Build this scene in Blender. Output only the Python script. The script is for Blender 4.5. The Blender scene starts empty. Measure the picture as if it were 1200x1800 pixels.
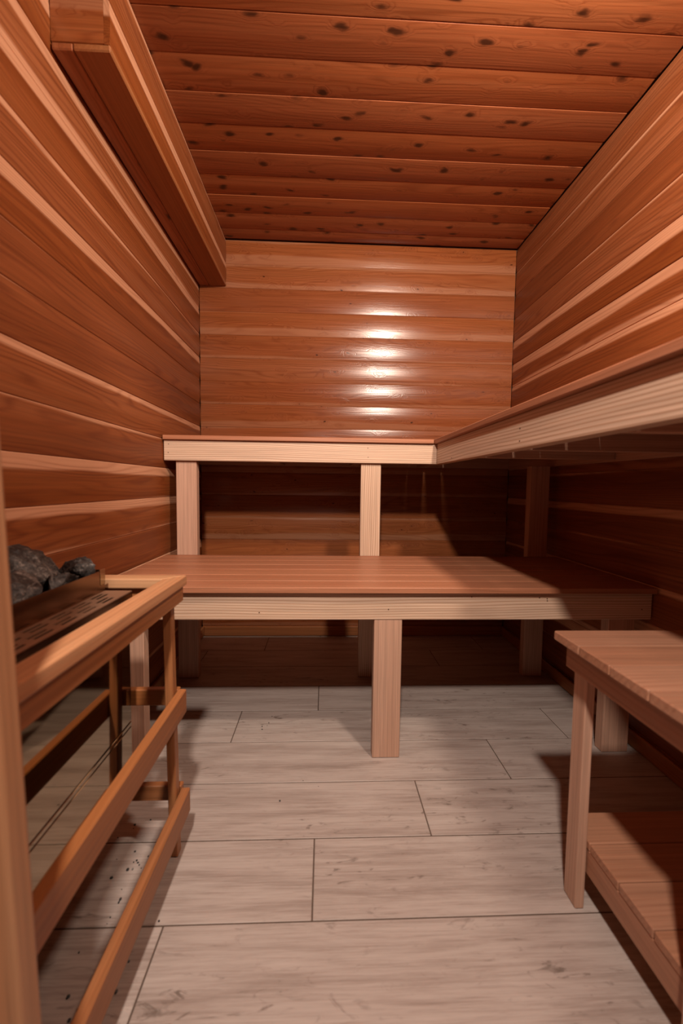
import bpy, bmesh, math, random
from mathutils import Vector, Matrix, noise
random.seed(7)
C = bpy.context.scene.collection
S = bpy.context.scene

# ------------------------------------------------------------------ camera
CAM_H = 0.8788
cd = bpy.data.cameras.new('camera')
cam = bpy.data.objects.new('camera', cd); C.objects.link(cam)
cd.sensor_fit = 'VERTICAL'; cd.sensor_height = 36.0; cd.sensor_width = 24.0
cd.lens = 729.7662 / 1800 * 36.0
cd.clip_start = 0.02
R_ = Vector((0.99911, -0.04029, 0.01247)).normalized()
F_ = Vector((0.04100, 0.99712, -0.06386)).normalized()
U_ = R_.cross(F_).normalized(); R_ = F_.cross(U_).normalized()
cam.matrix_world = Matrix(((R_.x, U_.x, -F_.x, 0), (R_.y, U_.y, -F_.y, 0), (R_.z, U_.z, -F_.z, CAM_H), (0, 0, 0, 1)))
cd.dof.use_dof = True; cd.dof.focus_distance = 1.9; cd.dof.aperture_fstop = 2.8
S.camera = cam

# ------------------------------------------------------------------ world, lights, exposure
w = bpy.data.worlds.new('world'); S.world = w; w.use_nodes = True
w.node_tree.nodes['Background'].inputs[0].default_value = (0.9, 0.55, 0.35, 1)
w.node_tree.nodes['Background'].inputs[1].default_value = 0.0
def lamp(name, loc, aim, power, col, rad):
    l = bpy.data.lights.new(name, 'AREA'); l.shape = 'DISK'; l.size = rad * 2; l.energy = power; l.color = col
    o = bpy.data.objects.new(name, l); C.objects.link(o); o.location = loc
    o.rotation_euler = Vector(aim).to_track_quat('-Z', 'Y').to_euler()
lamp('doorway_lamp', (-0.06, -0.30, 2.00), (0.0, 1.0, -0.70), 42, (1.0, 0.86, 0.75), 0.05)
lamp('cabin_lamp', (0.555, 0.47, 2.06), (-0.22, 1.0, -0.06), 37, (1.0, 0.83, 0.68), 0.06)
S.view_settings.view_transform = 'Standard'; S.view_settings.look = 'None'
S.view_settings.gamma = 1.0; S.view_settings.use_curve_mapping = False
S.view_settings.exposure = 0.0

# ------------------------------------------------------------------ materials
class NT:
    def __init__(s, name):
        s.m = bpy.data.materials.new(name); s.m.use_nodes = True
        s.t = s.m.node_tree; s.b = s.t.nodes['Principled BSDF']
    def n(s, t, **k):
        o = s.t.nodes.new(t)
        for a, v in k.items(): setattr(o, a, v)
        return o
    def put(s, sock, v):
        if hasattr(v, 'is_output'): s.t.links.new(v, sock)
        elif v is not None: sock.default_value = v
    def math(s, op, a, b=None, c=None, clamp=False):
        o = s.n('ShaderNodeMath', operation=op); o.use_clamp = clamp
        for i, v in enumerate((a, b, c)):
            if v is not None: s.put(o.inputs[i], v)
        return o.outputs[0]
    def vmul(s, v, k):
        o = s.n('ShaderNodeVectorMath', operation='MULTIPLY'); s.put(o.inputs[0], v); o.inputs[1].default_value = k
        return o.outputs[0]
    def noise(s, v, scale=1.0, detail=2.0, rough=0.5, dist=0.0):
        o = s.n('ShaderNodeTexNoise'); s.put(o.inputs['Vector'], v); o.inputs['Scale'].default_value = scale
        o.inputs['Detail'].default_value = detail; o.inputs['Roughness'].default_value = rough
        o.inputs['Distortion'].default_value = dist
        return o.outputs['Fac']
    def ramp(s, f, stops, interp='LINEAR'):
        o = s.n('ShaderNodeValToRGB'); s.put(o.inputs[0], f); e = o.color_ramp.elements
        o.color_ramp.interpolation = interp
        while len(e) < len(stops): e.new(0.5)
        for i, (p, c) in enumerate(stops):
            e[i].position = p; e[i].color = (*c, 1) if not isinstance(c, (int, float)) else (c, c, c, 1)
        return o.outputs[0]
    def sstep(s, x, a, b):
        o = s.n('ShaderNodeMapRange', interpolation_type='SMOOTHSTEP'); s.put(o.inputs[0], x)
        s.put(o.inputs[1], a); s.put(o.inputs[2], b)
        return o.outputs[0]
    def mix(s, f, a, b, blend='MIX'):
        o = s.n('ShaderNodeMix', data_type='RGBA', blend_type=blend)
        s.put(o.inputs[0], f)
        for i, v in ((6, a), (7, b)):
            s.put(o.inputs[i], (*v, 1) if isinstance(v, tuple) else v)
        return o.outputs[2]

SC = {'stand_wood': 0.66, 'fir': 0.80, 'post_wood': 0.75, 'bench_cedar': 0.62, 'guard_cedar': 0.6, 'guard_cap': 0.7, 'jamb_wood': 0.7, 'cedar_wall': 0.5, 'cedar_back_wall': 0.53, 'knotty_cedar': 0.80}
def wood(name, light, mid, dark, line, K=70, A=5.0, line_s=0.5, rough=0.42, edge=None, knots=0.0, tone=0.22, stripes=0.6, fresh=0.35):
    """Sawn wood whose grain runs along each board's own X axis; every board is offset by its own random number."""
    light, mid, dark, line = [tuple(c * SC.get(name, 0.5) for c in col) for col in (light, mid, dark, line)]
    if edge: edge = (tuple(c * SC.get(name, 0.5) for c in edge[0]),) + edge[1:]
    q = NT(name)
    tc = q.n('ShaderNodeTexCoord').outputs['Object']
    rnd = q.n('ShaderNodeObjectInfo').outputs['Random']
    off = q.n('ShaderNodeCombineXYZ')
    q.put(off.inputs[0], q.math('MULTIPLY', rnd, 37.0)); q.put(off.inputs[1], q.math('MULTIPLY', rnd, 91.0)); q.put(off.inputs[2], q.math('MULTIPLY', rnd, 53.0))
    ad = q.n('ShaderNodeVectorMath', operation='ADD'); q.put(ad.inputs[0], tc); q.put(ad.inputs[1], off.outputs[0])
    P = ad.outputs[0]
    sp = q.n('ShaderNodeSeparateXYZ'); q.put(sp.inputs[0], tc)
    X, Y, Z = sp.outputs
    r2 = q.math('FRACT', q.math('MULTIPLY', rnd, 17.31)); r3 = q.math('FRACT', q.math('MULTIPLY', rnd, 43.7))
    # growth rings: cross-grain coordinate warped slowly along the board
    slow = q.noise(q.vmul(P, (1.0, 9.0, 9.0)), 1.0, 1.5, 0.5)
    ring = q.math('ADD', q.math('MULTIPLY', q.math('ADD', Y, q.math('MULTIPLY', Z, 0.8)), K), q.math('MULTIPLY', slow, A * 2.0))
    knot = None
    if knots > 0:
        kw = q.n('ShaderNodeTexNoise'); q.put(kw.inputs['Vector'], q.vmul(P, (9, 22, 22))); kw.inputs['Scale'].default_value = 1.0; kw.inputs['Detail'].default_value = 3.0
        ka = q.n('ShaderNodeVectorMath', operation='MULTIPLY_ADD'); q.put(ka.inputs[0], kw.outputs['Color']); ka.inputs[1].default_value = (0.5, 0.75, 0.3); q.put(ka.inputs[2], q.vmul(P, (8.5, 17, 11)))
        vo = q.n('ShaderNodeTexVoronoi'); vo.feature = 'F1'; q.put(vo.inputs['Vector'], ka.outputs[0]); vo.inputs['Scale'].default_value = 1.0
        vo.inputs['Randomness'].default_value = 1.0
        kd = vo.outputs['Distance']
        kd = q.math('ADD', kd, q.math('MULTIPLY', q.math('SUBTRACT', q.noise(q.vmul(P, (40, 60, 60)), 1.0, 2.0), 0.5), 0.10))
        core = q.math('SUBTRACT', 1.0, q.sstep(kd, 0.08 * knots, 0.25 * knots))
        halo = q.math('SUBTRACT', 1.0, q.sstep(kd, 0.08, 0.42))
        ring = q.math('ADD', ring, q.math('MULTIPLY', halo, 2.2))
        knot = (core, halo)
    sn = q.math('SINE', q.math('MULTIPLY', ring, 6.2832))
    ln = q.math('POWER', q.math('MULTIPLY_ADD', sn, 0.5, 0.5), 3.0)
    fade = q.noise(q.vmul(P, (1.3, 22, 22)), 1.0, 2.0)
    ln = q.math('MULTIPLY', ln, q.sstep(fade, *((-0.2, 0.45) if name == 'fir' else (0.22, 0.62))))
    fib = q.noise(q.vmul(P, (9, 520, 520)), 1.0, 3.0, 0.6)
    fine = q.noise(q.vmul(P, (2.2, 130, 130)), 1.0, 3.0, 0.6)
    band = q.noise(q.vmul(P, (0.55, 17, 17)), 1.0, 2.5, 0.55, 0.3)
    t = q.math('ADD', q.math('MULTIPLY', q.math('SUBTRACT', band, 0.5), stripes * 2.4), q.math('MULTIPLY', q.math('SUBTRACT', r2, 0.5), tone * 2.6))
    t = q.math('ADD', t, 0.5, clamp=True)
    col = q.ramp(t, [(0.0, dark), (0.5, mid), (1.0, light)])
    col = q.mix(q.math('MULTIPLY', ln, line_s), col, line)
    g = q.math('ADD', q.math('MULTIPLY', q.math('SUBTRACT', fine, 0.5), 0.75), q.math('MULTIPLY', q.math('SUBTRACT', fib, 0.5), 0.35))
    hs = q.n('ShaderNodeHueSaturation'); q.put(hs.inputs['Color'], col); q.put(hs.inputs['Value'], q.math('ADD', 1.0, g)); 
    q.put(hs.inputs['Saturation'], q.math('MULTIPLY_ADD', r3, 0.04, *((1.025,) if 'cedar' in name else (0.99,))))
    col = hs.outputs[0]
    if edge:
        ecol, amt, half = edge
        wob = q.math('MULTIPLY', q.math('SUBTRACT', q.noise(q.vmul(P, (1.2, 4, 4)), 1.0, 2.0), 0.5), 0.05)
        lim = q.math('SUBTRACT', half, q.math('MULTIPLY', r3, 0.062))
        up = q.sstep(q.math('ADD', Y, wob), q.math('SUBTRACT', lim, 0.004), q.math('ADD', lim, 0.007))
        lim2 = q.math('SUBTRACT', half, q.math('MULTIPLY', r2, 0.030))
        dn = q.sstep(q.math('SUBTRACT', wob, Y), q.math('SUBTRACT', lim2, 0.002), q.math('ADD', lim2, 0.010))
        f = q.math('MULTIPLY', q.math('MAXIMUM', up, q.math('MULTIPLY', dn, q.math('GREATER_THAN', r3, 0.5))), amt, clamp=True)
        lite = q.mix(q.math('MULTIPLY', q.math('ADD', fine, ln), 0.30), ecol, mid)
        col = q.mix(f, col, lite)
    if knot:
        col = q.mix(q.math('MULTIPLY', knot[1], 0.35), col, dark)
        col = q.mix(q.math('MULTIPLY', knot[0], 0.92), col, tuple(c * 0.16 for c in dark))
    q.put(q.b.inputs['Base Color'], col)
    q.put(q.b.inputs['Roughness'], q.math('ADD', q.math('MULTIPLY', fine, 0.16), rough - 0.08))
    q.b.inputs['Specular IOR Level'].default_value = fresh
    bp = q.n('ShaderNodeBump'); bp.inputs['Strength'].default_value = 0.25; bp.inputs['Distance'].default_value = 0.0012
    q.put(bp.inputs['Height'], q.math('ADD', fine, q.math('MULTIPLY', ln, -0.35))); q.put(q.b.inputs['Normal'], bp.outputs[0])
    return q.m

M = {}
M['cedar'] = wood('cedar_wall', (0.60, 0.225, 0.104), (0.46, 0.145, 0.056), (0.29, 0.076, 0.026), (0.27, 0.070, 0.030), K=55, A=7, line_s=0.62,
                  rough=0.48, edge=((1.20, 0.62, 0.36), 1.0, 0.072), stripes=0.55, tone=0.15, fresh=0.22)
M['clear'] = wood('cedar_back_wall', (0.62, 0.245, 0.115), (0.55, 0.188, 0.080), (0.45, 0.136, 0.052), (0.32, 0.085, 0.036), K=55, A=7, line_s=0.5,
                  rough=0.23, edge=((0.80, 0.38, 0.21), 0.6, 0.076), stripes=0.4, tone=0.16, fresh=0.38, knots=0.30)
M['knotty'] = wood('knotty_cedar', (0.48, 0.190, 0.090), (0.38, 0.128, 0.055), (0.29, 0.086, 0.034), (0.22, 0.060, 0.024), K=50, A=6, line_s=0.5,
                   rough=0.42, knots=1.0, stripes=0.6, tone=0.14, fresh=0.3)
M['bench'] = wood('bench_cedar', (0.68, 0.33, 0.20), (0.58, 0.245, 0.14), (0.46, 0.165, 0.085), (0.34, 0.13, 0.06), K=90, A=3, line_s=0.35,
                  rough=0.45, stripes=0.5, tone=0.2)
M['fir'] = wood('fir', (0.78, 0.58, 0.44), (0.73, 0.51, 0.37), (0.65, 0.43, 0.29), (0.42, 0.23, 0.13), K=115, A=2.6, line_s=0.72,
                rough=0.5, stripes=0.25, tone=0.10)
M['post'] = wood('post_wood', (0.70, 0.45, 0.33), (0.64, 0.38, 0.265), (0.56, 0.30, 0.195), (0.42, 0.20, 0.115), K=120, A=3.0, line_s=0.30,
                 rough=0.5, stripes=0.3, tone=0.12)
M['rail'] = wood('guard_cedar', (0.62, 0.29, 0.135), (0.53, 0.215, 0.092), (0.42, 0.145, 0.055), (0.33, 0.11, 0.04), K=90, A=3, line_s=0.3,
                 rough=0.45, stripes=0.4, tone=0.12)
M['cap'] = wood('guard_cap', (0.74, 0.42, 0.23), (0.62, 0.29, 0.14), (0.46, 0.17, 0.07), (0.40, 0.14, 0.06), K=80, A=3, line_s=0.3,
                rough=0.42, stripes=0.8, tone=0.05)
M['stand'] = wood('stand_wood', (0.66, 0.36, 0.235), (0.56, 0.275, 0.165), (0.45, 0.195, 0.11), (0.36, 0.14, 0.075), K=80, A=4, line_s=0.35,
                  rough=0.5, stripes=0.35, tone=0.10)
M['jamb'] = wood('jamb_wood', (0.66, 0.38, 0.21), (0.56, 0.27, 0.13), (0.46, 0.19, 0.08), (0.40, 0.16, 0.07), K=60, A=2, line_s=0.25,
                 rough=0.45, stripes=0.7, tone=0.05)

def tile_mat():
    q = NT('wood_look_tile')
    tc = q.n('ShaderNodeTexCoord').outputs['Object']; rnd = q.n('ShaderNodeObjectInfo').outputs['Random']
    off = q.n('ShaderNodeCombineXYZ')
    q.put(off.inputs[0], q.math('MULTIPLY', rnd, 31.0)); q.put(off.inputs[1], q.math('MULTIPLY', rnd, 77.0)); q.put(off.inputs[2], rnd)
    ad = q.n('ShaderNodeVectorMath', operation='ADD'); q.put(ad.inputs[0], tc); q.put(ad.inputs[1], off.outputs[0]); P = ad.outputs[0]
    a = q.noise(q.vmul(P, (2.4, 24, 1)), 1.0, 6.0, 0.66, 0.5)
    b = q.noise(q.vmul(P, (7, 210, 1)), 1.0, 5.0, 0.7)
    c = q.noise(q.vmul(P, (14, 44, 1)), 1.0, 4.0, 0.6, 1.5)
    d = q.noise(q.vmul(P, (1.6, 4.5, 1)), 1.0, 2.0)
    t = q.math('ADD', q.math('ADD', q.math('MULTIPLY', q.math('SUBTRACT', a, 0.5), 1.25), q.math('MULTIPLY', q.math('SUBTRACT', b, 0.5), 1.0)), 0.55, clamp=True)
    col = q.ramp(t, [(0.0, (0.19, 0.138, 0.115)), (0.35, (0.33, 0.262, 0.228)), (0.62, (0.44, 0.365, 0.325)), (1.0, (0.53, 0.455, 0.41))])
    st = q.math('MULTIPLY', q.sstep(c, 0.57, 0.74), q.sstep(d, 0.40, 0.62))
    col = q.mix(q.math('MULTIPLY', st, 0.75), col, (0.11, 0.078, 0.06))
    q.put(q.b.inputs['Base Color'], col)
    q.put(q.b.inputs['Roughness'], q.math('MULTIPLY_ADD', b, 0.2, 0.42)); q.b.inputs['Specular IOR Level'].default_value = 0.4
    bp = q.n('ShaderNodeBump'); bp.inputs['Strength'].default_value = 0.3; bp.inputs['Distance'].default_value = 0.0012
    q.put(bp.inputs['Height'], q.math('ADD', b, a)); q.put(q.b.inputs['Normal'], bp.outputs[0])
    return q.m
M['tile'] = tile_mat()

def plain(name, col, rough, metal=0.0, ns=None, amt=0.2, bump=0.0):
    q = NT(name); tc = q.n('ShaderNodeTexCoord').outputs['Object']
    f = q.noise(q.vmul(tc, ns or (30, 30, 30)), 1.0, 4.0, 0.6)
    q.put(q.b.inputs['Base Color'], q.mix(f, tuple(c * (1 - amt) for c in col), tuple(min(1, c * (1 + amt)) for c in col)))
    q.put(q.b.inputs['Roughness'], q.math('MULTIPLY_ADD', f, rough * 0.3, rough * 0.85)); q.b.inputs['Metallic'].default_value = metal
    if bump:
        bp = q.n('ShaderNodeBump'); bp.inputs['Strength'].default_value = bump; bp.inputs['Distance'].default_value = 0.001
        q.put(bp.inputs['Height'], f); q.put(q.b.inputs['Normal'], bp.outputs[0])
    return q.m
M['grout'] = plain('grout', (0.10, 0.068, 0.05), 0.9)
M['backing'] = plain('wall_backing', (0.10, 0.04, 0.02), 0.9)
M['steel'] = plain('polished_steel', (0.36, 0.29, 0.21), 0.05, 1.0, (5, 5, 260), 0.12, 0.02)
M['dark_steel'] = plain('dark_brown_steel', (0.24, 0.15, 0.10), 0.26, 1.0, (6, 6, 90), 0.25)  # dark brown metal with slight tone variation
M['grille'] = plain('warm_reflection_grille', (0.46, 0.29, 0.19), 0.42, 0.8, (6, 6, 60), 0.25)  # warm brown reflection is put into the grille's base colour
M['black'] = plain('black_casing', (0.012, 0.010, 0.009), 0.5)
M['nail'] = plain('nail_head', (0.10, 0.06, 0.04), 0.5, 0.6)
def rock_mat():
    q = NT('sauna_rock'); tc = q.n('ShaderNodeTexCoord').outputs['Object']
    a = q.noise(tc, 28.0, 5.0, 0.7, 0.4); b = q.noise(tc, 150.0, 4.0, 0.75); vv = q.noise(q.vmul(tc, (60, 20, 60)), 1.0, 3.0, 0.6, 2.0)
    t = q.math('ADD', q.math('MULTIPLY', a, 0.55), q.math('MULTIPLY', b, 0.45))
    col = q.ramp(t, [(0.40, (0.008, 0.008, 0.009)), (0.49, (0.030, 0.028, 0.027)), (0.56, (0.085, 0.080, 0.074)), (0.66, (0.34, 0.31, 0.28))])
    col = q.mix(q.math('MULTIPLY', q.sstep(vv, 0.60, 0.70), 0.5), col, (0.30, 0.26, 0.23))
    q.put(q.b.inputs['Base Color'], col); q.b.inputs['Roughness'].default_value = 0.55
    bp = q.n('ShaderNodeBump'); bp.inputs['Strength'].default_value = 0.8; bp.inputs['Distance'].default_value = 0.004
    q.put(bp.inputs['Height'], t); q.put(q.b.inputs['Normal'], bp.outputs[0])
    return q.m
M['rock'] = rock_mat()

# ------------------------------------------------------------------ helpers
def tag(o, label=None, cat=None, group=None, kind=None):
    if label: o['label'] = label
    if cat: o['category'] = cat
    if group: o['group'] = group
    if kind: o['kind'] = kind
    return o
def empty(name, loc, label=None, cat=None, group=None, kind=None):
    o = bpy.data.objects.new(name, None); C.objects.link(o); o.matrix_basis = Matrix.Translation(loc); o.empty_display_size = 0.05
    return tag(o, label, cat, group, kind)
def world(o): return (world(o.parent) if o.parent else Matrix.Identity(4)) @ o.matrix_basis
def link(name, me, mat, parent=None, mw=None):
    if mat and not me.materials: me.materials.append(mat)
    o = bpy.data.objects.new(name, me); C.objects.link(o)
    if mat and me.materials[0] != mat:
        o.material_slots[0].link = 'OBJECT'; o.material_slots[0].material = mat
    if mw is None: mw = Matrix.Identity(4)
    if parent:
        o.parent = parent
        pm = world(parent)
        o.matrix_basis = pm.inverted() @ mw
    else: o.matrix_basis = mw
    return o
AX = {'x': 0, 'y': 1, 'z': 2}
cache = {}
def box_mesh(L, W, T, bev, sub=1):
    k = (round(L, 4), round(W, 4), round(T, 4), round(bev, 4))
    if k in cache: return cache[k]
    bm = bmesh.new(); bmesh.ops.create_cube(bm, size=1.0)
    bmesh.ops.scale(bm, vec=(L, W, T), verts=bm.verts)
    if bev > 0: bmesh.ops.bevel(bm, geom=list(bm.edges), offset=bev, segments=1, affect='EDGES', profile=0.5)
    me = bpy.data.meshes.new('board'); bm.to_mesh(me); bm.free(); cache[k] = me
    return me
def piece(name, lo, hi, along, mat, parent=None, bev=0.0015, label=None):
    """A squared board filling the box lo..hi whose grain runs along the given axis."""
    lo, hi = Vector(lo), Vector(hi); d = hi - lo; c = (lo + hi) / 2; a = AX[along]
    o1, o2 = [i for i in range(3) if i != a]
    if d[o1] < d[o2]: o1, o2 = o2, o1                       # o1 = width, o2 = thickness
    ex = Vector([1.0 if i == a else 0 for i in range(3)]); ey = Vector([1.0 if i == o1 else 0 for i in range(3)]); ez = ex.cross(ey)
    mw = Matrix.Translation(c) @ Matrix((ex, ey, ez)).transposed().to_4x4()
    o = link(name, box_mesh(d[a], d[o1], d[o2], min(bev, min(d) * 0.3)), mat, parent, mw)
    if label: o['label'] = label
    return o
def slat_mesh(L, W, crown=0.0022, T=0.016):
    """A tongue-and-groove lining board: face slightly crowned, edges eased into a V joint; face normal is +Z, face at z=0."""
    k = ('s', round(L, 4), round(W, 4), crown)
    if k in cache: return cache[k]
    h = W / 2; e = 0.0028; pts = [(-h, -T), (-h, -0.0062)]
    n = 8
    for i in range(n + 1):
        y = -h + e + (W - 2 * e) * i / n; pts.append((y, -crown * (y / h) ** 2))
    pts += [(h, -0.0062), (h, -T)]
    bm = bmesh.new(); A = [bm.verts.new((-L / 2, y, z)) for y, z in pts]; B = [bm.verts.new((L / 2, y, z)) for y, z in pts]
    for i in range(len(pts)):
        j = (i + 1) % len(pts); bm.faces.new((A[j], A[i], B[i], B[j]))
    bm.faces.new(A); bm.faces.new(B[::-1])
    bmesh.ops.recalc_face_normals(bm, faces=bm.faces)
    me = bpy.data.meshes.new('lining_board'); bm.to_mesh(me); bm.free()
    for p in me.polygons: p.use_smooth = True
    me.set_sharp_from_angle(angle=math.radians(25)); cache[k] = me
    return me
def slat(name, c, ex, ez, L, W, mat, parent, crown=0.0022, jog=0.0):
    ex, ez = Vector(ex), Vector(ez); ey = ez.cross(ex)
    mw = Matrix.Translation(Vector(c) + ez * jog) @ Matrix((ex, ey, ez)).transposed().to_4x4()
    return link(name, slat_mesh(L, W, crown), mat, parent, mw)
def mesh_obj(name, bm, mat, parent=None, mw=None):
    me = bpy.data.meshes.new(name); bm.to_mesh(me); bm.free()
    return link(name, me, mat, parent, mw)

# ------------------------------------------------------------------ room shell
XL, XR, YB, YF, H = -0.699, 1.0666, 2.386, -1.30, 2.2154
BW = 0.127
rr = random.Random(3)
tag(piece('wall_left', (XL - 0.06, YF - 0.06, 0), (XL - 0.0165, YB + 0.06, H + 0.06), 'y', M['backing'], bev=0), kind='structure')
tag(piece('wall_right', (XR + 0.0165, YF - 0.06, 0), (XR + 0.06, YB + 0.06, H + 0.06), 'y', M['backing'], bev=0), kind='structure')
tag(piece('wall_back', (XL - 0.0165, YB + 0.0165, 0), (XR + 0.0165, YB + 0.06, H + 0.06), 'x', M['backing'], bev=0), kind='structure')
tag(piece('wall_front', (XL - 0.0165, YF - 0.06, 0), (XR + 0.0165, YF - 0.0165, H + 0.06), 'x', M['backing'], bev=0), kind='structure')
tag(piece('ceiling', (XL - 0.0165, YF - 0.0165, H + 0.0165), (XR + 0.0165, YB + 0.0165, H + 0.06), 'x', M['backing'], bev=0), kind='structure')
tag(piece('floor', (XL - 0.06, YF - 0.06, -0.05), (XR + 0.06, YB + 0.06, -0.0015), 'x', M['grout'], bev=0), kind='structure')
OB = bpy.data.objects
for nm in ('wall_left', 'wall_right', 'wall_back', 'wall_front', 'ceiling', 'floor'):
    OB[nm].matrix_basis = OB[nm].matrix_basis                # box meshes keep their own axes
def wslat(wall, c, ex, ez, L, W, mat, crown=0.0022, jog=0.0):
    o = slat('board', c, ex, ez, L, W, mat, None, crown, jog)
    o.parent = OB[wall]; o.matrix_parent_inverse = Matrix.Identity(4)
    o.matrix_basis = OB[wall].matrix_basis.inverted() @ o.matrix_basis
    return o
k = 0
while True:
    z1 = H - BW * k; z0 = max(0.0, z1 - BW); W = z1 - z0
    if W < 0.01: break
    zc = (z0 + z1) / 2
    j = lambda: rr.uniform(-0.0012, 0.0)
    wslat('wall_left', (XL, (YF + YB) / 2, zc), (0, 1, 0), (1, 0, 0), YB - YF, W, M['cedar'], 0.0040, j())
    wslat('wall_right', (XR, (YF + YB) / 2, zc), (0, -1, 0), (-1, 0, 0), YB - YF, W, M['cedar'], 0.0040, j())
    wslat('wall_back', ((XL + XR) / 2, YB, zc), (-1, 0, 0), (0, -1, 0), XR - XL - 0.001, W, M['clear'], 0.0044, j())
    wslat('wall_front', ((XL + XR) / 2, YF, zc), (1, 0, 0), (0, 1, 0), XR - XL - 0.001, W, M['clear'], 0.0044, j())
    k += 1
y1 = YB
yj = YB - 0.0944
while y1 > YF + 0.01:
    y0 = max(YF, yj)
    wslat('ceiling', ((XL + XR) / 2, (y0 + y1) / 2, H), (1, 0, 0), (0, 0, -1), XR - XL - 0.001, y1 - y0, M['knotty'], 0.0035, rr.uniform(-0.0018, 0.0))
    y1 = y0; yj -= BW
# floor tiles: 1.18 m planks in a quarter-stagger
TL, TW, G = 1.18, 0.1971, 0.0030
row = -12
while 0.7859 + TW * (row - 1) < YB:
    ya, yb = 0.7859 + TW * (row - 1), 0.7859 + TW * row       # row 0 = the one whose far joint is y=.786
    ya2, yb2 = max(ya, YF), min(yb, YB)
    if yb2 - ya2 > 0.01:
        x = -0.312 + 0.295 * (row % 4) - 3 * TL
        while x < XR:
            a, b = max(x, XL - 0.001), min(x + TL, XR + 0.001)
            if b - a > 0.01:
                o = piece('floor_tile', (a + G / 2, ya2 + G / 2, -0.009), (b - G / 2, yb2 - G / 2, 0.0), 'x', M['tile'], None, 0.0011)
                o.parent = OB['floor']; o.matrix_basis = OB['floor'].matrix_basis.inverted() @ o.matrix_basis
                o.matrix_basis = o.matrix_basis @ Matrix.Translation((0, 0, rr.uniform(-0.0006, 0.0)))
            x += TL
    row += 1
# stub of entry wall left of the doorway, outside the frame, carrying the casing
tag(piece('wall_entry', (XL + 0.018, 0.355, 0.0), (-0.387, 0.385, H - 0.003), 'z', M['backing'], bev=0), kind='structure')
for k in range(int(H / BW) + 1):
    z1 = H - BW * k - 0.003; z0 = max(0.0, z1 - BW)
    for yy, ex, ez in ((0.340, (1, 0, 0), (0, -1, 0)), (0.4005, (-1, 0, 0), (0, 1, 0))):
        wslat('wall_entry', ((XL + 0.002 - 0.388) / 2, yy, (z0 + z1) / 2), ex, ez, -0.388 - XL - 0.004, z1 - z0, M['clear'], 0.002)
tag(piece('wall_entry', (-0.386, 0.357, 1.766), (XR - 0.018, 0.398, H - 0.003), 'x', M['clear'], bev=0.002), kind='structure')
# baseboards
tag(piece('baseboard_back', (XL + 0.013, YB - 0.013, 0.001), (XR - 0.013, YB - 0.0005, 0.056), 'x', M['rail'], bev=0.003), kind='structure')
tag(piece('baseboard_left', (XL + 0.0005, YF + 0.01, 0.001), (XL + 0.013, YB - 0.001, 0.056), 'y', M['rail'], bev=0.003), kind='structure')
tag(piece('baseboard_right', (XR - 0.013, YF + 0.01, 0.001), (XR - 0.0005, YB - 0.001, 0.056), 'y', M['rail'], bev=0.003), kind='structure')
# boxed-in soffit in the upper left corner
SX, SY, SZ = -0.552, 1.146, 1.966
sof = tag(piece('soffit', (XL + 0.001, SY + 0.019, SZ + 0.018), (SX - 0.018, YB - 0.001, H - 0.002), 'y', M['backing'], bev=0), kind='structure')
def schild(o): o.parent = sof; o.matrix_basis = sof.matrix_basis.inverted() @ o.matrix_basis; return o
Ls = YB - 0.001 - SY
for z0, z1 in ((SZ + 0.0175, 2.0905), (2.0905, H - 0.002)):
    schild(slat('board', (SX, (SY + YB) / 2, (z0 + z1) / 2), (0, 1, 0), (1, 0, 0), Ls, z1 - z0, M['cedar'], None, 0.003))
    schild(slat('board', ((XL + SX) / 2 - 0.008, SY, (z0 + z1) / 2), (1, 0, 0), (0, -1, 0), SX - XL - 0.017, z1 - z0, M['clear'], None, 0.0006))
for x0, x1 in ((XL + 0.001, -0.6455), (-0.6445, SX)):
    schild(piece('board', (x0, SY - 0.001, SZ), (x1, YB - 0.001, SZ + 0.0172), 'y', M['knotty'] if x0 < -0.69 else M['rail'], None, 0.003))
# left door casing close to the camera, slightly out of plumb
bm = bmesh.new(); bmesh.ops.create_cube(bm, size=1.0); bmesh.ops.scale(bm, vec=(2.05, 0.085, 0.03), verts=bm.verts)
bmesh.ops.bevel(bm, geom=list(bm.edges), offset=0.005, segments=3, affect='EDGES', profile=0.5)
lean = math.atan(0.034 / 1.1)
mw = Matrix.Translation((-0.2700, 0.3855, 0.0)) @ Matrix.Rotation(-lean, 4, 'Y') @ Matrix.Translation((-0.0425, 0, 1.0265)) @ Matrix(((0, -1, 0), (0, 0, -1), (1, 0, 0))).to_4x4()
tag(mesh_obj('trim_1', bm, M['jamb'], None, mw), kind='structure')

# ------------------------------------------------------------------ upper bench (L-shaped)
TZ = 1.067; NT_ = 0.019
ub = empty('upper_bench', (0.48, 1.836, 0), 'L-shaped high cedar bench along back and right walls on tall posts', 'bench')
y_end = 0.16
def nails(parent, pts, ax):
    for p in pts:
        bm = bmesh.new(); bmesh.ops.create_cone(bm, cap_ends=True, segments=8, radius1=0.0019, radius2=0.0019, depth=0.0012)
        rot = Matrix.Rotation(math.pi / 2, 4, 'X') if ax == 'y' else Matrix.Rotation(math.pi / 2, 4, 'Y')
        mesh_obj('nail', bm, M['nail'], parent, Matrix.Translation(p) @ rot)
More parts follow.
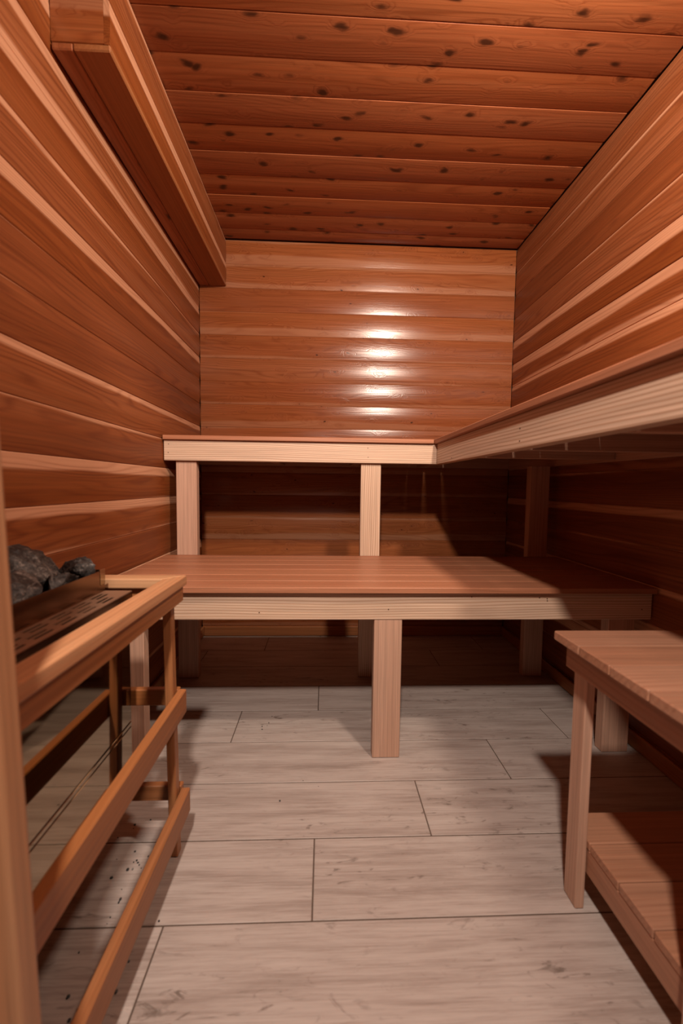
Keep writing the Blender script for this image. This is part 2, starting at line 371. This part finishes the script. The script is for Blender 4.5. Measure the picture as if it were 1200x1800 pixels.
# seat boards
y = 1.822; wdt = 0.089; gap = 0.0030
while y < YB - 0.03:
    y2 = min(y + wdt, YB - 0.003); piece('seat_board', (XL + 0.003, y, TZ), (0.4785, y2, TZ + NT_), 'x', M['bench'], ub, 0.002); y = y2 + gap
x = 0.480
while x < XR - 0.03:
    x2 = min(x + wdt, XR - 0.003); piece('seat_board', (x, y_end, TZ), (x2, YB - 0.003, TZ + NT_), 'y', M['bench'], ub, 0.002); x = x2 + gap
fa = piece('fascia_board', (XL + 0.003, 1.836, 0.978), (0.4955, 1.874, TZ), 'x', M['fir'], ub, 0.002)
fb = piece('fascia_board', (0.496, y_end + 0.01, 0.978), (0.528, 1.874, TZ), 'y', M['fir'], ub, 0.002)
for px_ in (-0.651, 0.161): piece('post', (px_, 1.852, 0.0005), (px_ + 0.089, 1.890, 0.978), 'z', M['post' if px_ < 0 else 'fir'], ub, 0.002)
piece('post', (0.932, 1.852, 0.0005), (1.021, 1.890, 0.978), 'z', M['post'], ub, 0.002)
for yy in (0.35, 0.745, 1.139, 1.465): piece('joist', (0.528, yy, 0.983), (XR - 0.022, yy + 0.022, TZ), 'x', M['post'], ub, 0.0015)
piece('ledger', (XR - 0.0215, y_end + 0.02, 0.978), (XR - 0.003, YB - 0.045, TZ), 'y', M['post'], ub, 0.0015)
piece('ledger', (XL + 0.003, YB - 0.041, 0.985), (XR - 0.003, YB - 0.003, TZ), 'x', M['post'], ub, 0.0015)
for xx in (-0.26, 0.14, 0.52): piece('joist', (xx, 1.875, 0.985), (xx + 0.038, YB - 0.042, TZ), 'y', M['post'], ub, 0.0015)
nails(fa, [(-0.675, 1.8355, 1.048), (-0.677, 1.8355, 1.012), (0.188, 1.8355, 1.044), (0.190, 1.8355, 1.004)], 'y')
nails(fb, [(0.4955, 1.62, 0.992), (0.4955, 1.05, 1.03), (0.4955, 1.05, 0.998)], 'x')

# ------------------------------------------------------------------ lower bench
LZ = 0.545
lb = empty('lower_bench', (0.2, 1.55, 0), 'long low cedar bench with pale fascia spanning the room below the high bench', 'bench')
y = 1.262; gap = 0.004
while y < 1.84:
    y2 = min(y + wdt, 1.8505); piece('seat_board', (XL + 0.003, y, LZ), (XR - 0.003, y2, LZ + NT_), 'x', M['bench'], lb, 0.002); y = y2 + gap
fc = piece('fascia_board', (XL + 0.003, 1.282, 0.456), (XR - 0.003, 1.320, LZ), 'x', M['fir'], lb, 0.002)
piece('back_rail', (XL + 0.003, 1.812, 0.456), (XR - 0.003, 1.850, LZ), 'x', M['post'], lb, 0.002)
for x0, y0, m in ((-0.651, 1.296, 'post'), (0.161, 1.284, 'post'), (0.932, 1.296, 'post')):
    piece('post', (x0, y0, 0.0005), (x0 + 0.089, y0 + 0.038, 0.4555), 'z', M[m], lb, 0.002)
for xx in (-0.26, 0.34, 0.75): piece('joist', (xx, 1.3205, 0.456), (xx + 0.038, 1.8115, LZ), 'y', M['post'], lb, 0.0015)
nails(fc, [(0.47, 1.2815, 0.530), (0.205, 1.2815, 0.49), (0.69, 1.2815, 0.528), (0.715, 1.2815, 0.525), (0.716, 1.2815, 0.518), (1.03, 1.2815, 0.49), (-0.20, 1.2815, 0.48)], 'y')

# ------------------------------------------------------------------ small two-tier stand on the right
st = empty('step_stand', (0.75, 0.66, 0), 'small two-tier slatted cedar stand with open lower shelf against right wall', 'stand')
XS1 = XR - 0.016
for i in range(4):
    y1 = 0.837 - 0.0857 * i; piece('top_board', (0.485, y1 - 0.0840, 0.561), (XS1, y1, 0.580), 'x', M['stand'], st, 0.002)
    y1 = 0.868 - 0.0825 * i; piece('shelf_board', (0.552, y1 - 0.0806, 0.131), (XS1 - 0.01, y1, 0.150), 'x', M['stand'], st, 0.002)
piece('apron', (0.510, 0.500, 0.506), (0.531, 0.831, 0.561), 'y', M['stand'], st)
piece('apron', (XS1 - 0.045, 0.500, 0.506), (XS1 - 0.024, 0.831, 0.561), 'y', M['stand'], st)
for x0 in (0.5315, XS1 - 0.0235):
    for y0 in (0.793, 0.500): piece('leg', (x0, y0, 0.0005), (x0 + 0.0195, y0 + 0.042, 0.5605), 'z', M['post'], st, 0.002)
piece('shelf_rail', (0.5535, 0.546, 0.077), (0.5725, 0.828, 0.1305), 'y', M['stand'], st)
piece('shelf_rail', (XS1 - 0.045, 0.546, 0.077), (XS1 - 0.026, 0.828, 0.1305), 'y', M['stand'], st)

# ------------------------------------------------------------------ guard rail round the heater
gr = empty('heater_guard', (-0.35, 0.96, 0), 'cedar guard fence with mitred cap and three rails around the stone heater', 'guard')
YN, YG = 0.402, 0.968
bm = bmesh.new()   # cap, side run with a mitred far end
def prism(poly, z0, z1, name, mat, parent, along, bev=0.0025, label=None):
    cx = sum(p[0] for p in poly) / len(poly); cy = sum(p[1] for p in poly) / len(poly)
    c = Vector((cx, cy, (z0 + z1) / 2)); bm = bmesh.new()
    ex = Vector((1, 0, 0)) if along == 'x' else Vector((0, 1, 0)); ez = Vector((0, 0, 1)); ey = ez.cross(ex)
    Rm = Matrix((ex, ey, ez)).transposed(); inv = Rm.transposed()
    lo = [bm.verts.new(inv @ (Vector((p[0], p[1], z0)) - c)) for p in poly]; up = [bm.verts.new(inv @ (Vector((p[0], p[1], z1)) - c)) for p in poly]
    n = len(poly); bm.faces.new(up); bm.faces.new(lo[::-1])
    for i in range(n): bm.faces.new((lo[i], lo[(i + 1) % n], up[(i + 1) % n], up[i]))
    bmesh.ops.recalc_face_normals(bm, faces=bm.faces)
    if bev: bmesh.ops.bevel(bm, geom=list(bm.edges), offset=bev, segments=2, affect='EDGES', profile=0.5)
    return mesh_obj(name, bm, mat, parent, Matrix.Translation(c) @ Rm.to_4x4())
prism([(-0.320, YN), (-0.320, 0.974), (-0.3605, 0.9305), (-0.3605, YN)], 0.643, 0.665, 'cap_rail', M['cap'], gr, 'y')
prism([(-0.3205, 0.9745), (XL + 0.003, 0.9745), (XL + 0.003, 0.9305), (-0.361, 0.9305)], 0.643, 0.665, 'cap_rail', M['cap'], gr, 'x')
piece('apron_rail', (-0.347, YN, 0.606), (-0.327, YG, 0.643), 'y', M['rail'], gr)
piece('apron_rail', (XL + 0.003, 0.946, 0.606), (-0.3475, 0.966, 0.643), 'x', M['rail'], gr)
piece('guard_rail', (-0.341, YN, 0.338), (-0.322, YG, 0.394), 'y', M['rail'], gr, 0.002)
piece('guard_rail', (-0.3365, YN, 0.091), (-0.3165, YG + 0.002, 0.149), 'y', M['rail'], gr, 0.002)
piece('guard_rail', (XL + 0.003, 0.969, 0.352), (-0.3415, 0.987, 0.391), 'x', M['rail'], gr, 0.002)
piece('guard_rail', (XL + 0.003, 0.969, 0.115), (-0.337, 0.987, 0.153), 'x', M['rail'], gr, 0.002)
bm = bmesh.new(); bmesh.ops.create_cube(bm, size=1.0); bmesh.ops.scale(bm, vec=(0.6428, 0.0235, 0.0195), verts=bm.verts)
bmesh.ops.bevel(bm, geom=list(bm.edges), offset=0.0018, segments=1, affect='EDGES')
pa, pb = Vector((-0.3462, 0.9495, 0.0004)), Vector((-0.3580, 0.9560, 0.6430))
ex = (pb - pa).normalized(); ez = (Vector((1, 0, 0)) - ex * ex.x).normalized(); ey = ez.cross(ex)
mesh_obj('guard_post', bm, M['rail'], gr, Matrix.Translation((pa + pb) / 2) @ Matrix((ex, ey, ez)).transposed().to_4x4())
piece('guard_post', (XL + 0.003, 0.9495, 0.0005), (XL + 0.022, 0.9685, 0.6055), 'z', M['rail'], gr)

# ------------------------------------------------------------------ heater
HX = -0.416; HY0, HY1 = 0.475, 0.893
ht = empty('sauna_heater', (-0.55, 0.69, 0), 'polished steel stone heater on the left wall behind the cedar guard', 'heater')
HB = 0.215
piece('body', (XL + 0.006, HY0, HB + 0.004), (HX - 0.006, HY1, 0.585), 'y', M['black'], ht, 0.003)
piece('leg', (-0.66, HY0 + 0.02, 0.0005), (-0.635, HY0 + 0.045, HB + 0.004), 'z', M['black'], ht)
piece('leg', (-0.66, HY1 - 0.045, 0.0005), (-0.635, HY1 - 0.02, HB + 0.004), 'z', M['black'], ht)
piece('leg', (-0.47, HY0 + 0.02, 0.0005), (-0.445, HY0 + 0.045, HB + 0.004), 'z', M['black'], ht)
piece('front_panel', (HX - 0.0055, HY0, 0.362), (HX, HY1, 0.600), 'y', M['steel'], ht, 0.001)
piece('front_panel', (HX - 0.0055, HY0, HB), (HX, HY1, 0.349), 'y', M['steel'], ht, 0.001)
piece('panel_seam', (HX - 0.0055, HY0, 0.3512), (HX + 0.0004, HY1, 0.3600), 'y', M['steel'], ht, 0.001)
piece('bottom_edge', (HX - 0.0055, HY0, HB - 0.014), (HX - 0.0005, HY1, HB - 0.0005), 'y', M['black'], ht, 0.001)
# slotted grille shelf with a front lip
def grille():
    x0, x1 = -0.466, HX + 0.006; z1 = 0.648; t = 0.0016
    bm = bmesh.new()
    xs = [(x0 + 0.006, x0 + 0.012), (x0 + 0.0165, x0 + 0.0225), (x0 + 0.0305, x0 + 0.0365), (x0 + 0.041, x0 + 0.047)]
    def bx(a, b, c, d):
        r = bmesh.ops.create_cube(bm, size=1.0)['verts']
        bmesh.ops.scale(bm, vec=(b - a, d - c, t), verts=r); bmesh.ops.translate(bm, vec=((a + b) / 2, (c + d) / 2, z1), verts=r)
    prev = x0; P = 0.062
    for i, (a, b) in enumerate(xs):
        bx(prev, a, HY0, HY1); prev = b
        s = HY0 + (0.012 if i >= 2 else 0.012 + P * 0.42); last = HY0
        while s + 0.043 < HY1:
            bx(a, b, last, s); last = s + 0.043; s += P
        bx(a, b, last, HY1)
    bx(prev, x1, HY0, HY1)
    return bm
mesh_obj('grille', grille(), M['grille'], ht)
piece('grille_lip', (HX + 0.005, HY0, 0.618), (HX + 0.0068, HY1, 0.6475), 'y', M['dark_steel'], ht, 0.0004)
piece('grille_lip', (-0.466, HY1 - 0.0005, 0.618), (HX + 0.0066, HY1 + 0.0012, 0.6475), 'x', M['dark_steel'], ht, 0.0004)
# stone tray: four thin walls and a floor
tz0, tz1 = 0.586, 0.694
bm = bmesh.new()
def bxx(bm, lo, hi):
    r = bmesh.ops.create_cube(bm, size=1.0)['verts']; lo, hi = Vector(lo), Vector(hi)
    bmesh.ops.scale(bm, vec=hi - lo, verts=r); bmesh.ops.translate(bm, vec=(lo + hi) / 2, verts=r)
bxx(bm, (-0.468, HY0, tz0), (-0.4662, HY1 - 0.0, tz1)); bxx(bm, (-0.690, HY0, tz0), (-0.6882, HY1, tz1 + 0.03))
bxx(bm, (-0.6882, HY1 - 0.0018, tz0), (-0.468, HY1, tz1)); bxx(bm, (-0.6882, HY0, tz0), (-0.468, HY0 + 0.0018, tz1)); bxx(bm, (-0.6882, HY0 + 0.0018, tz0), (-0.468, HY1 - 0.0018, tz0 + 0.002))
mesh_obj('stone_tray', bm, M['dark_steel'], ht)
piece('lit_rim_end', (-0.4688, HY1 - 0.018, 0.664), (-0.4655, HY1 + 0.0008, 0.696), 'z', M['steel'], ht, 0.0003)  # light on the tray rim's end, put in as a brighter steel piece

# ------------------------------------------------------------------ rocks
def rock(i, c, r, sq, rot, label):
    R2 = random.Random(100 + i); bm = bmesh.new()
    bmesh.ops.create_icosphere(bm, subdivisions=4, radius=1.0)
    planes = []
    for _ in range(11):
        n = Vector((R2.gauss(0, 1), R2.gauss(0, 1), R2.gauss(0, 1))).normalized(); planes.append((n, R2.uniform(0.55, 0.86)))
    sd = Vector((i * 3.1, i * 1.7, i * 2.3))
    for v in bm.verts:
        p = v.co.normalized(); rad = 1.0
        for n, d in planes:
            k = p.dot(n)
            if k > 0.05: rad = min(rad, d / k)
        rad *= 1 + 0.07 * noise.noise(p * 2.6 + sd) + 0.05 * noise.noise(p * 7 + sd) + 0.035 * noise.noise(p * 16 + sd)
        v.co = Vector((p.x * rad * sq[0], p.y * rad * sq[1], p.z * rad * sq[2])) * r
    for f in bm.faces: f.smooth = True
    mw = Matrix.Translation(c) @ Matrix.Rotation(rot, 4, 'Z') @ Matrix.Rotation(R2.uniform(-0.35, 0.35), 4, 'X')
    o = mesh_obj('rock', bm, M['rock'], None, mw); o.data.set_sharp_from_angle(angle=math.radians(14))
    return tag(o, label, 'rock', 'heater rocks')
G_ = [
 ((-0.572, 0.800, 0.704), 0.068, (0.92, 1.15, 0.80), 0.35, 'large peaked dark grey rock at the centre of the heater tray'),
 ((-0.505, 0.868, 0.696), 0.041, (1.0, 0.85, 0.90), 0.6, 'small pointed grey rock at the far right corner of the heater tray'),
 ((-0.510, 0.695, 0.690), 0.053, (0.78, 1.30, 0.66), 0.15, 'flat pale-flecked rock lying along the front rim of the tray'),
 ((-0.497, 0.795, 0.688), 0.036, (0.70, 1.20, 0.80), 0.1, 'small low rock wedged between front rim and large centre rock'),
 ((-0.645, 0.865, 0.690), 0.044, (0.85, 1.0, 0.85), 0.9, 'shadowed rock against the left wall behind the large centre rock'),
 ((-0.625, 0.700, 0.700), 0.056, (0.85, 0.9, 0.80), 2.4, 'dark rock against the left wall, nearest the frame edge'),
 ((-0.510, 0.592, 0.680), 0.046, (0.80, 1.05, 0.75), 2.9, 'small rock behind the front rim just beside the door casing'),
]
for i, a in enumerate(G_): rock(i, *a)

# rock crumbs and dirt specks fallen beside the heater
bm = bmesh.new(); R3 = random.Random(5)
spots = [(-0.43, 0.93, 14), (-0.40, 0.80, 14), (-0.42, 0.70, 6), (-0.38, 0.62, 4), (-0.20, 1.48, 6), (-0.05, 1.15, 3), (-0.46, 1.05, 6)]
for cx, cy, n in spots:
    for _ in range(n):
        p = Vector((R3.gauss(cx, 0.03), R3.gauss(cy, 0.035), 0)); s = R3.uniform(0.0010, 0.0030)
        r = bmesh.ops.create_icosphere(bm, subdivisions=1, radius=s)['verts']
        bmesh.ops.scale(bm, vec=(R3.uniform(0.7, 1.6), R3.uniform(0.7, 1.5), 0.6), verts=r); bmesh.ops.translate(bm, vec=p + Vector((0, 0, s * 0.5)), verts=r)
tag(mesh_obj('rock_crumbs', bm, M['rock']), 'dark rock crumbs scattered on the floor tiles beside the heater', 'crumbs', None, 'stuff')
